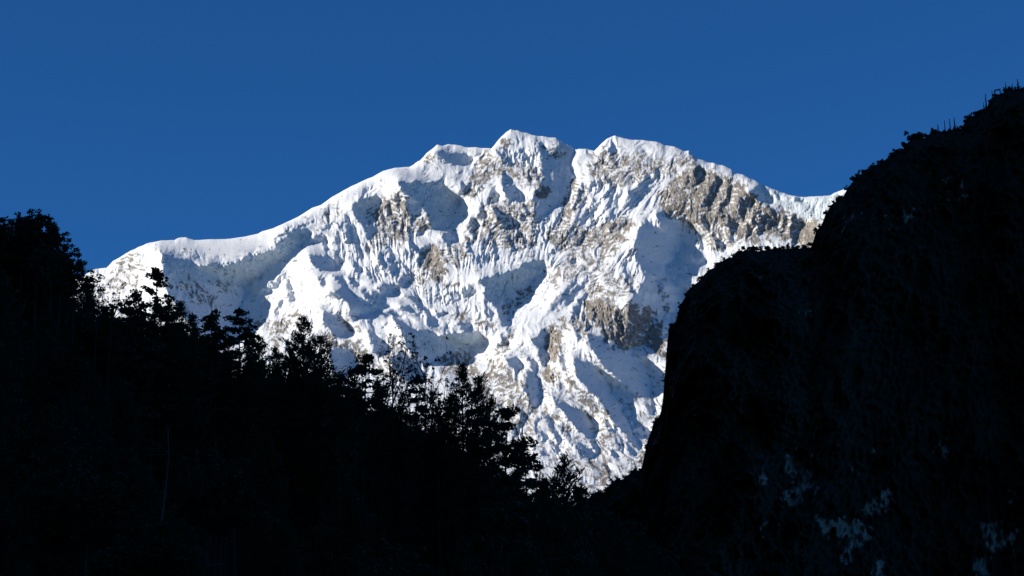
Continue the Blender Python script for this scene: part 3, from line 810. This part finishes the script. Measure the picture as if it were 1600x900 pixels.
def tag(o, label, cat, group=None):
    o['label'] = label; o['category'] = cat
    if group: o['group'] = group

def make_tree(name, style, H, Rm, rng, leaf=1.0, L=6.0, crown=17.0, lean=0.0, gap=0.25, mat=None):
    """root Empty at the foot; children trunk, branches, crown. Rm crown radius, L metres below the tip where it is reached"""
    root = bpy.data.objects.new(name, None); col.objects.link(root); root.empty_display_size = 1
    bend = lambda z: np.array([lean * (z / H) ** 2 + .15 * math.sin(z * .3 + H), .12 * math.sin(z * .23), z])
    tp = np.array([bend(z) for z in np.linspace(0, H * (.97 if style != 'sparse' else .88), 14)])
    T = Tubes(); T.add(tp, np.linspace(.012 * H + .06, .025, 14), 8)
    B = Tubes(); stems = []; cen, rad, axs = [], [], []
    crown = min(crown, H - 1.5)
    if style in ('layered', 'dense'):
        t = 0.15
        step = 0.72 if style == 'layered' else 0.48
        while t < crown:
            r = Rm * min(1, (t / L)) ** .75 * (1 - .35 * max(0, (t - L) / max(crown - L, 1)) ** 2)
            nb = int(rng.integers(4, 7)) if style == 'layered' else int(rng.integers(5, 8))
            a0 = rng.random() * 6.28
            for b in range(nb):
                a = a0 + b * 6.283 / nb + rng.normal(0, .3)
                if rng.random() < gap and t > .6: continue
                ln = max(.22, r * rng.uniform(.55, 1.12))
                base = bend(H - t + rng.normal(0, .12))
                up = .22 if style == 'layered' else .5
                d = np.array([math.cos(a), math.sin(a), 0])
                s = np.linspace(0, 1, 5)
                pts = base + d * (s * ln)[:, None] + np.array([0, 0, 1]) * (up * ln * (s ** 1.6 if style == 'dense' else s - .85 * s * s))[:, None]
                B.add(pts, np.linspace(.015 + .018 * ln, .008, 5), 4)
                k = max(1, int(ln / (.42 if style == 'layered' else .36)))
                for q in range(k):
                    f = (q + rng.uniform(.35, 1.0)) / k
                    if f < .25 and ln > 1.2: continue
                    if rng.random() < gap * .5: continue
                    f = min(f, 1.0)
                    c = base + d * (f * ln) + np.array([0, 0, up * ln * (f ** 1.6 if style == 'dense' else f - .85 * f * f)])
                    c = c + rng.normal(0, .1, 3)
                    cen.append(c)
                    if style == 'layered':
                        w = rng.uniform(.34, .62); rad.append((w, w, w * .5)); axs.append(d * .6)
                    else:
                        w = rng.uniform(.22, .42); rad.append((w, w, w * .95)); axs.append(d * .8 + np.array([0, 0, .9]))
            t += step * rng.uniform(.7, 1.25)
        cen.append(bend(H - .05)); rad.append((.1, .1, .3)); axs.append(np.array([0, 0, 1.]))
        n, sz, asp = (34, .16, .55) if style == 'layered' else (24, .17, .22)
    elif style == 'broad':
        cz = H - L
        for k in range(int(150 * (Rm / 4) ** 2)):
            v = rng.standard_normal(3); v /= np.linalg.norm(v)
            if v[2] < -.35: continue
            e = rng.uniform(.62, 1.0) if rng.random() < .75 else rng.uniform(.2, .6)
            lobe = bend(cz) + v * np.array([Rm, Rm, L]) * e
            B.add(np.stack([bend(cz - L * .35), bend(cz) * .5 + lobe * .5 - np.array([0, 0, .4]), lobe]), [.09, .05, .015], 4)
            for q in range(int(rng.integers(3, 7))):
                cen.append(lobe + rng.normal(0, .45, 3)); w = rng.uniform(.25, .5)
                rad.append((w, w, w * .6)); axs.append(np.array([v[0], v[1], 0]))
        n, sz, asp = 22, .15, .6
    else:  # sparse: thin ascending stems, small leaf bunches near the tips
        for k in range(int(4 * Rm) + 1):
            z0 = H - rng.uniform(2.6, 5.5); a = rng.random() * 6.28
            top = H - abs(rng.normal(0, .9)) ** 1.3 * 1.4; rr = Rm * rng.uniform(.15, 1)
            p0 = bend(z0); p3 = bend(top) + np.array([math.cos(a) * rr, math.sin(a) * rr, 0])
            p1 = p0 * .65 + p3 * .35 + np.array([math.cos(a), math.sin(a), 0]) * rr * .25
            p2 = p0 * .3 + p3 * .7 + np.array([math.cos(a), math.sin(a), 0]) * rr * .2
            B = Tubes(); stems.append(B)
            B.add(np.stack([p0, p1, p2, p3]), [.05, .032, .02, .012], 4)
            for q in range(int(rng.integers(5, 10))):
                f = rng.uniform(.25, 1); i = min(int(f * 3), 2); g = f * 3 - i
                P = [p0, p1, p2, p3]; s0 = P[i] * (1 - g) + P[i + 1] * g
                e = s0 + rng.normal(0, .4, 3) + np.array([0, 0, .25])
                B.add(np.stack([s0, (s0 + e) / 2 + rng.normal(0, .06, 3), e]), [.016, .012, .008], 3)
                if rng.random() < .75:
                    cen.append(e); w = rng.uniform(.1, .26); rad.append((w, w, w * .8)); axs.append(np.zeros(3))
        n, sz, asp = 9, .09, .6
    n = int(n * leaf)
    q = leaf_quads(np.array(cen), np.array(rad), n, sz, rng, asp, np.array(axs))
    if not stems: T.join(B)
    link('trunk', T.mesh('trunk'), m_bark, root)
    if stems:
        for b_ in stems: link('branch', b_.mesh('branch'), m_bark, root)
    link('crown', mesh_np('crown', q, np.arange(len(q)).reshape(-1, 4)), mat or m_leaf, root)
    return root

def copy_tree(src):
    r = src.copy(); col.objects.link(r)
    for ch in src.children:
        c = ch.copy(); col.objects.link(c); c.parent = r
    return r

# ------------------------------------------------------------------ skyline trees, left foreground
ROW = [  # name, style, tip pixel x y, distance, crown radius m, L, gap, material, label
 ('broadleaf_tree','broad',38,330,230,5.2,5.0,.2,0,'big round dense dark tree at the left edge, tallest against the blue sky'),
 ('broadleaf_tree','broad',-38,333,236,4.0,4.5,.2,0,'dense dark crown cut by the left frame edge beside the big round tree'),
 ('broadleaf_tree','broad',84,352,222,2.0,4.8,.3,0,'ragged leafy crown bulging right of the big round tree against the sky'),
 ('broadleaf_tree','broad',99,372,226,1.5,3.2,.3,0,'narrow leafy crown hanging over the right edge of the big round tree'),
 ('broadleaf_tree','broad',64,334,228,2.2,4.0,.3,0,'knobbly crown top just right of the highest point of the big round tree'),
 ('broadleaf_tree','broad',120,408,210,2.0,2.4,.3,0,'small round dark tree just below the big tree where snow ridge begins'),
 ('leafy_tree','sparse',152,440,205,1.6,3,.3,1,'thin brownish leafy tree before the left foot of the snow peak'),
 ('leafy_tree','sparse',178,434,212,1.5,3,.3,1,'wispy brown tree with open twigs left of the tall layered conifer'),
 ('layered_conifer','layered',212,462,196,2.8,4,.25,1,'shorter open conifer crowding the left side of the tall tufted conifer'),
 ('layered_conifer','layered',246,424,200,3.6,5.5,.22,0,'tall conifer with rounded tufts and gaps before the left snow peak'),
 ('spruce','dense',284,474,200,1.9,5,.1,0,'narrow solid black conifer right of the tall tufted conifer'),
 ('spruce','dense',264,470,206,1.9,5,.1,0,'dense dark conifer tucked against the right flank of the tufted conifer'),
 ('spruce','dense',302,497,190,1.0,4,.2,0,'thin dark conifer tip at the edge of the blue shaded hollow'),
 ('layered_conifer','layered',330,492,200,1.6,1.4,.05,0,'round topped dark tree before the blue shaded snow hollow'),
 ('layered_conifer','layered',375,487,190,2.5,3.2,.06,0,'open conifer with visible trunk and flat branch tiers, standing alone in the gap'),
 ('spruce','dense',408,529,186,1.4,3.5,.15,0,'small dark conifer right of the open tiered conifer'),
 ('spruce','dense',430,548,182,1.3,3,.2,0,'low dark conifer tip in the dip before the broad spiky conifer'),
 ('spruce','dense',452,548,176,1.6,2.6,.15,0,'shoulder of dark needles left of the broad spiky conifer'),
 ('spruce','dense',478,500,175,2.6,4.4,.06,0,'broad dense spiky conifer with the sharp leader in the middle left'),
 ('spruce','dense',503,528,172,1.9,3.6,.08,0,'dense side crown leaning on the right of the broad spiky conifer'),
 ('spruce','dense',545,584,170,1.5,2.5,.1,0,'low dark rounded conifer top under the blue shaded snow pocket'),
 ('layered_conifer','layered',572,557,170,2.6,4.2,.25,1,'open brownish conifer with see-through tiers left of the bare tall stem'),
 ('leafy_tree','sparse',612,518,160,1.5,3,.3,1,'bare thin stemmed tree with few leaves at its tip, left of two'),
 ('leafy_tree','sparse',665,527,160,1.9,3,.3,0,'leafy thin stemmed tree with fan of leaf bunches, right of two'),
 ('leafy_tree','sparse',640,560,152,1.9,3,.3,1,'lower twiggy tree between the two tall thin stemmed trees'),
 ('leafy_tree','sparse',600,574,156,1.7,3,.3,0,'leafy thicket tree at the foot of the bare stemmed tree'),
 ('leafy_tree','sparse',690,590,150,1.6,3,.3,0,'thin twiggy tree against the dark twin topped conifer'),
 ('spruce','dense',350,546,192,1.2,2.4,.1,0,'small dark conifer between the round topped tree and the open tiered conifer'),
 ('spruce','dense',394,548,188,1.2,2.4,.1,0,'dark conifer tip touching the right side of the open tiered conifer'),
 ('spruce','dense',672,616,152,1.5,2.8,.1,0,'dark conifer standing just below the fan of leaf bunches'),
 ('spruce','dense',532,592,168,1.3,2.6,.1,0,'small black conifer top in the dip right of the broad spiky conifer'),
 ('spruce','dense',594,612,158,1.6,2.8,.12,0,'dark bushy conifer low between the see-through conifer and the bare stem'),
 ('spruce','dense',628,622,155,1.5,2.6,.15,0,'low dark conifer crown beneath the bare thin stemmed tree'),
 ('spruce','dense',702,628,152,1.5,3,.12,0,'dark conifer filling the notch left of the twin topped conifer'),
 ('layered_conifer','layered',650,590,156,1.9,4,.3,0,'dark half hidden conifer under the leafy thin stemmed tree'),
 ('spruce','dense',726,577,150,1.9,4.4,.05,0,'dense black conifer with twin tips beside the lit lower slopes, left tip'),
 ('spruce','dense',746,592,148,1.5,4.2,.08,0,'dense black conifer joined to the right of the twin topped conifer'),
 ('spruce','dense',768,628,147,1.2,3.0,.2,0,'ragged dark conifer stepping down right from the twin topped conifer'),
 ('layered_conifer','layered',792,642,140,1.9,3.0,.28,1,'ragged see-through conifer at the right rim of the left forest'),
 ('layered_conifer','layered',820,690,136,1.7,2.2,.25,0,'low ragged conifer with upswept sprays at the rim of the forest'),
 ('spruce','dense',877,717,130,.95,2.0,.05,0,'small solid dark conifer standing alone in the bottom of the snowy gap'),
 ('spruce','dense',845,757,126,1.1,2.0,.15,0,'low dark conifer top left of the lone small conifer'),
 ('spruce','dense',862,752,128,.8,1.8,.2,0,'dark sapling against the left foot of the lone small conifer'),
 ('spruce','dense',905,766,126,.9,1.6,.25,0,'lowest dark conifer tip right of the lone small conifer, at the gap bottom'),
]
rng = np.random.default_rng(77)
for nm, style, px, py, d, rm, L, gap, mt, label in ROW:
    top = at(px, py, d)
    gz = float(ground_z(top[0], d))
    Hh = max(top[2] - gz, 7.0)
    t = make_tree(nm, style, Hh, rm, rng, L=L, gap=gap, mat=(m_leaf, m_leaf2)[mt], crown=min(17, Hh * .75),
                  leaf=1.0)
    t.location = (top[0], d, top[2] - Hh)
    t.rotation_euler.z = rng.random() * 6.28
    tag(t, label, 'tree', 'trees on the left forest skyline')

# trees filling the black mass under the skyline
protos = [make_tree('forest_tree', 'dense', 24, 3.0, rng, L=6, gap=.03, leaf=1.3), make_tree('forest_tree', 'dense', 24, 2.6, rng, L=5, gap=.05, leaf=1.3),
          make_tree('forest_tree', 'broad', 24, 4.2, rng, L=5.5, gap=.1, leaf=1.2)]
spots = []
for k, px in enumerate(np.arange(-70, 960, 13)):
    s = float(np.interp(px, SOLID[:, 0], SOLID[:, 1]))
    spots.append((px + rng.normal(0, 6), s - 14 + rng.uniform(0, 26), rng.uniform(225, 300)))
for px in np.arange(-60, 1010, 55):
    s = float(np.interp(px, SOLID[:, 0], SOLID[:, 1]))
    spots.append((px + rng.normal(0, 15), s + rng.uniform(50, 110), rng.uniform(150, 215)))
for px in np.arange(-60, 1040, 95):
    s = float(np.interp(px, SOLID[:, 0], SOLID[:, 1]))
    spots.append((px + rng.normal(0, 20), min(s + rng.uniform(150, 260), 850), rng.uniform(105, 145)))
for px in np.arange(-70, 230, 30):
    spots.append((px, 690 + rng.uniform(0, 90), rng.uniform(92, 125)))
for px in (222, 238, 252, 268, 285):
    spots.append((px, 812 + rng.uniform(0, 30), 84))
for px in np.arange(905, 1060, 16):
    spots.append((px, float(np.interp(px, SOLID[:, 0], SOLID[:, 1])) - 12 + rng.uniform(0, 14), rng.uniform(200, 260)))
used = set()
for k, (px, py, d) in enumerate(spots):
    top = at(px, py, d); gz = float(ground_z(top[0], d)); Hh = top[2] - gz
    if Hh < 6: continue
    i = k % 3 if k % 5 else 0
    o = protos[i] if i not in used else copy_tree(protos[i])
    used.add(i)
    s = Hh / 24
    w = np.clip(s * rng.uniform(.9, 1.3), .55, 1.3)
    o.location = (top[0], d, gz); o.scale = (w, w, s); o.rotation_euler.z = rng.random() * 6.28
    tag(o, 'dark tree lost in the black shaded forest below the left skyline', 'tree', 'trees in the black forest mass')

# pale trunk low in the forest
def pale_trunk():
    d = 98
    root = bpy.data.objects.new('bare_tree', None); col.objects.link(root)
    a, b = at(262, 668, d), at(245, 838, d)
    base = b - (a - b) * .4
    gz = float(ground_z(base[0], d)); base[2] = gz
    root.location = base
    T = Tubes(); s = np.linspace(0, 1, 12)[:, None]
    pts = (a - base) * s + np.concatenate([.09 * np.sin(9 * s) + .04 * np.sin(23 * s), 0 * s, 0 * s], 1)
    T.add(pts, np.linspace(.13, .03, 12), 8)
    B = Tubes()
    for k in range(9):
        f = rng.uniform(.45, .95); p = (a - base) * f; e = p + np.array([rng.choice([-1, 1]) * rng.uniform(.3, .9), rng.normal(0, .3), rng.uniform(0, .4)])
        B.add(np.stack([p, (p + e) / 2, e]), [.03, .02, .01], 4)
    T.join(B)
    link('trunk', T.mesh('trunk'), m_pale_bark, root)
    tag(root, 'dim pale slender bare trunk standing low in the black forest at left', 'tree')
pale_trunk()

# ------------------------------------------------------------------ growth on the cliff
rngc = np.random.default_rng(12)
def build_cliff_cover():
    nr, nc = CPX.shape
    ok = []
    while len(ok) < 14000:
        i, j = rngc.integers(3, int(nr * .93)), rngc.integers(0, nc - 1)
        if CPX[i, j] > 1660 or CPALE[i, j] > .12: continue
        if CPY[i, j] > 940: continue
        ok.append((i, j))
    ok = np.array(ok)
    c = CP[ok[:, 0], ok[:, 1]] + np.array([0, -1.0, 1.2])
    w = rngc.uniform(.9, 2.4, len(c))
    rad = np.stack([w, w, w * rngc.uniform(.8, 1.7, len(c))], 1)
    q = leaf_quads(c, rad, 12, .6, rngc, .6)
    me = mesh_np('cliff_shrubs', q, np.arange(len(q)).reshape(-1, 4))
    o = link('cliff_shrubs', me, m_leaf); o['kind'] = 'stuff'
    o['label'] = 'dark scrub and small trees covering the shaded right cliff'; o['category'] = 'shrubs'
build_cliff_cover()

def cliff_top(px, dpy=0.0):
    ln = float(np.interp(px, CLIFF_LINE[:, 0], CLIFF_LINE[:, 1]))
    Y = float(cliff_depth(px, ln)[0][0]) - 2
    return at(px, ln + 1.0 + dpy, Y), Y

def shrub(px, hpx, wpx, label, group, name='shrub', n=9):
    p, Y = cliff_top(px); k = Y / F
    root = bpy.data.objects.new(name, None); col.objects.link(root); root.location = p - np.array([0, 0, 2.2 * k])
    h, w = (hpx + 2.2) * k, wpx * k
    T = Tubes(); T.add(np.array([(0, 0, -1.0), (.05 * w, 0, h * .3), (.1 * w, 0, h * .8)]), [.12 * h / 3 + .05, .08, .03], 5)
    link('trunk', T.mesh('trunk'), m_bark, root)
    c = rngc.normal(0, 1, (n, 3)) * np.array([w * .26, w * .2, h * .18]) + np.array([0, 0, h * .5])
    r = np.abs(rngc.normal(.28, .08, (n, 1))) * np.array([[w, w, h * .8]]) * .85
    q = leaf_quads(c, r, 26, .28 * min(w, h) * .55, rngc, .6)
    link('crown', mesh_np('crown', q, np.arange(len(q)).reshape(-1, 4)), m_leaf, root)
    tag(root, label, 'shrub' if name == 'shrub' else 'tree', group)
    return root

for px in np.concatenate([np.arange(1146, 1268, 8.5), np.arange(1276, 1600, 7.0)]):
    px = px + rngc.normal(0, 2)
    shrub(px, rngc.uniform(4, 10), rngc.uniform(6, 13), 'tiny dark shrub on the skyline of the shaded right cliff', 'shrubs along the cliff skyline')
for px in np.concatenate([np.arange(935, 1008, 8.0), np.arange(1012, 1140, 12)]):
    shrub(px + rngc.normal(0, 2), rngc.uniform(3, 8), rngc.uniform(5, 9), 'dark shrub on the steep left edge of the right cliff', 'shrubs on the cliff edge')
shrub(1428, 13, 26, 'rounded dark bush, largest on the cliff skyline left of the dead snags', None, n=16)
shrub(1402, 9, 20, 'low wide bush on the cliff skyline below the largest rounded bush', None, n=14)
shrub(1527, 10, 14, 'compact bush on the cliff skyline at the foot of the tall lone snag', None, n=14)

# arched bush near the top
def arched():
    p, Y = cliff_top(1556); k = Y / F
    root = bpy.data.objects.new('arched_tree', None); col.objects.link(root); root.location = p
    s = np.linspace(0, math.pi * .75, 9)
    pts = np.stack([(1 - np.cos(s)) * 6 * k - 2 * k, 0 * s, np.sin(s) * 11 * k], -1)
    T = Tubes(); T.add(pts, np.linspace(.35, .12, 9), 5)
    link('trunk', T.mesh('trunk'), m_bark, root)
    c = pts[3:] + rngc.normal(0, .4, (6, 3)); r = np.full((6, 3), 1.6) * np.array([1, 1, .7])
    q = leaf_quads(c, r, 40, .4, rngc, .6)
    link('crown', mesh_np('crown', q, np.arange(len(q)).reshape(-1, 4)), m_leaf, root)
    tag(root, 'arching tree with sky showing under its bow, near the cliff top', 'tree')
arched()

SNAGS = [(1466,193.5,1.0,'leftmost short snag of the row of four on the cliff skyline'),
 (1476.7,188,.6,'thin needle of a snag, second in the row of four on the skyline'),
 (1484.7,185,1.0,'tall snag with ragged stubs, third in the row of four on the skyline'),
 (1492,183,1.6,'bushiest and tallest snag, rightmost in the row of four on the skyline'),
 (1541,146,1.3,'tall lone dead snag standing left of the arching tree'),
 (1537.5,160,.5,'broken stub close to the foot of the tall lone snag'),
 (1550.6,141,.5,'thin pole snag just left of the arching tree'),
 (1554,140,.5,'second thin pole snag touching the left side of the arching tree'),
 (1571.7,128,.5,'thin snag standing right of the arching tree'),
 (1582,130,.5,'very thin short snag between the arching tree and the right frame edge'),
 (1591,123,1.8,'bushy snag nearest the right frame edge on the cliff top')]
for px, ty, w, label in SNAGS:
    p, Y = cliff_top(px); k = Y / F
    top = at(px, ty, Y)
    h = top[2] - p[2]
    root = bpy.data.objects.new('dead_snag', None); col.objects.link(root); root.location = p
    T = Tubes(); s = np.linspace(-.15, 1, 8)
    T.add(np.stack([(.012 * h) * np.sin(s * 5), 0 * s, s * h], -1), np.linspace(.8 * k + .4 * w * k + .1, .32 * k, 8), 6)
    B = Tubes()
    for q in range(int(14 + 16 * w)):
        f = rngc.uniform(.12, .95); a = rngc.random() * 6.28; l = w * 1.9 * k * (1.05 - f) * rngc.uniform(.5, 1.4) + .15
        b0 = np.array([0, 0, f * h]); e = b0 + np.array([math.cos(a) * l, math.sin(a) * l, rngc.uniform(-.3, .5) * l])
        B.add(np.stack([b0, (b0 + e) / 2, e]), [.42, .34, .18], 4)
    T.join(B)
    link('trunk', T.mesh('trunk'), m_bark, root)
    tag(root, label, 'dead tree', 'dead snags on the cliff skyline')
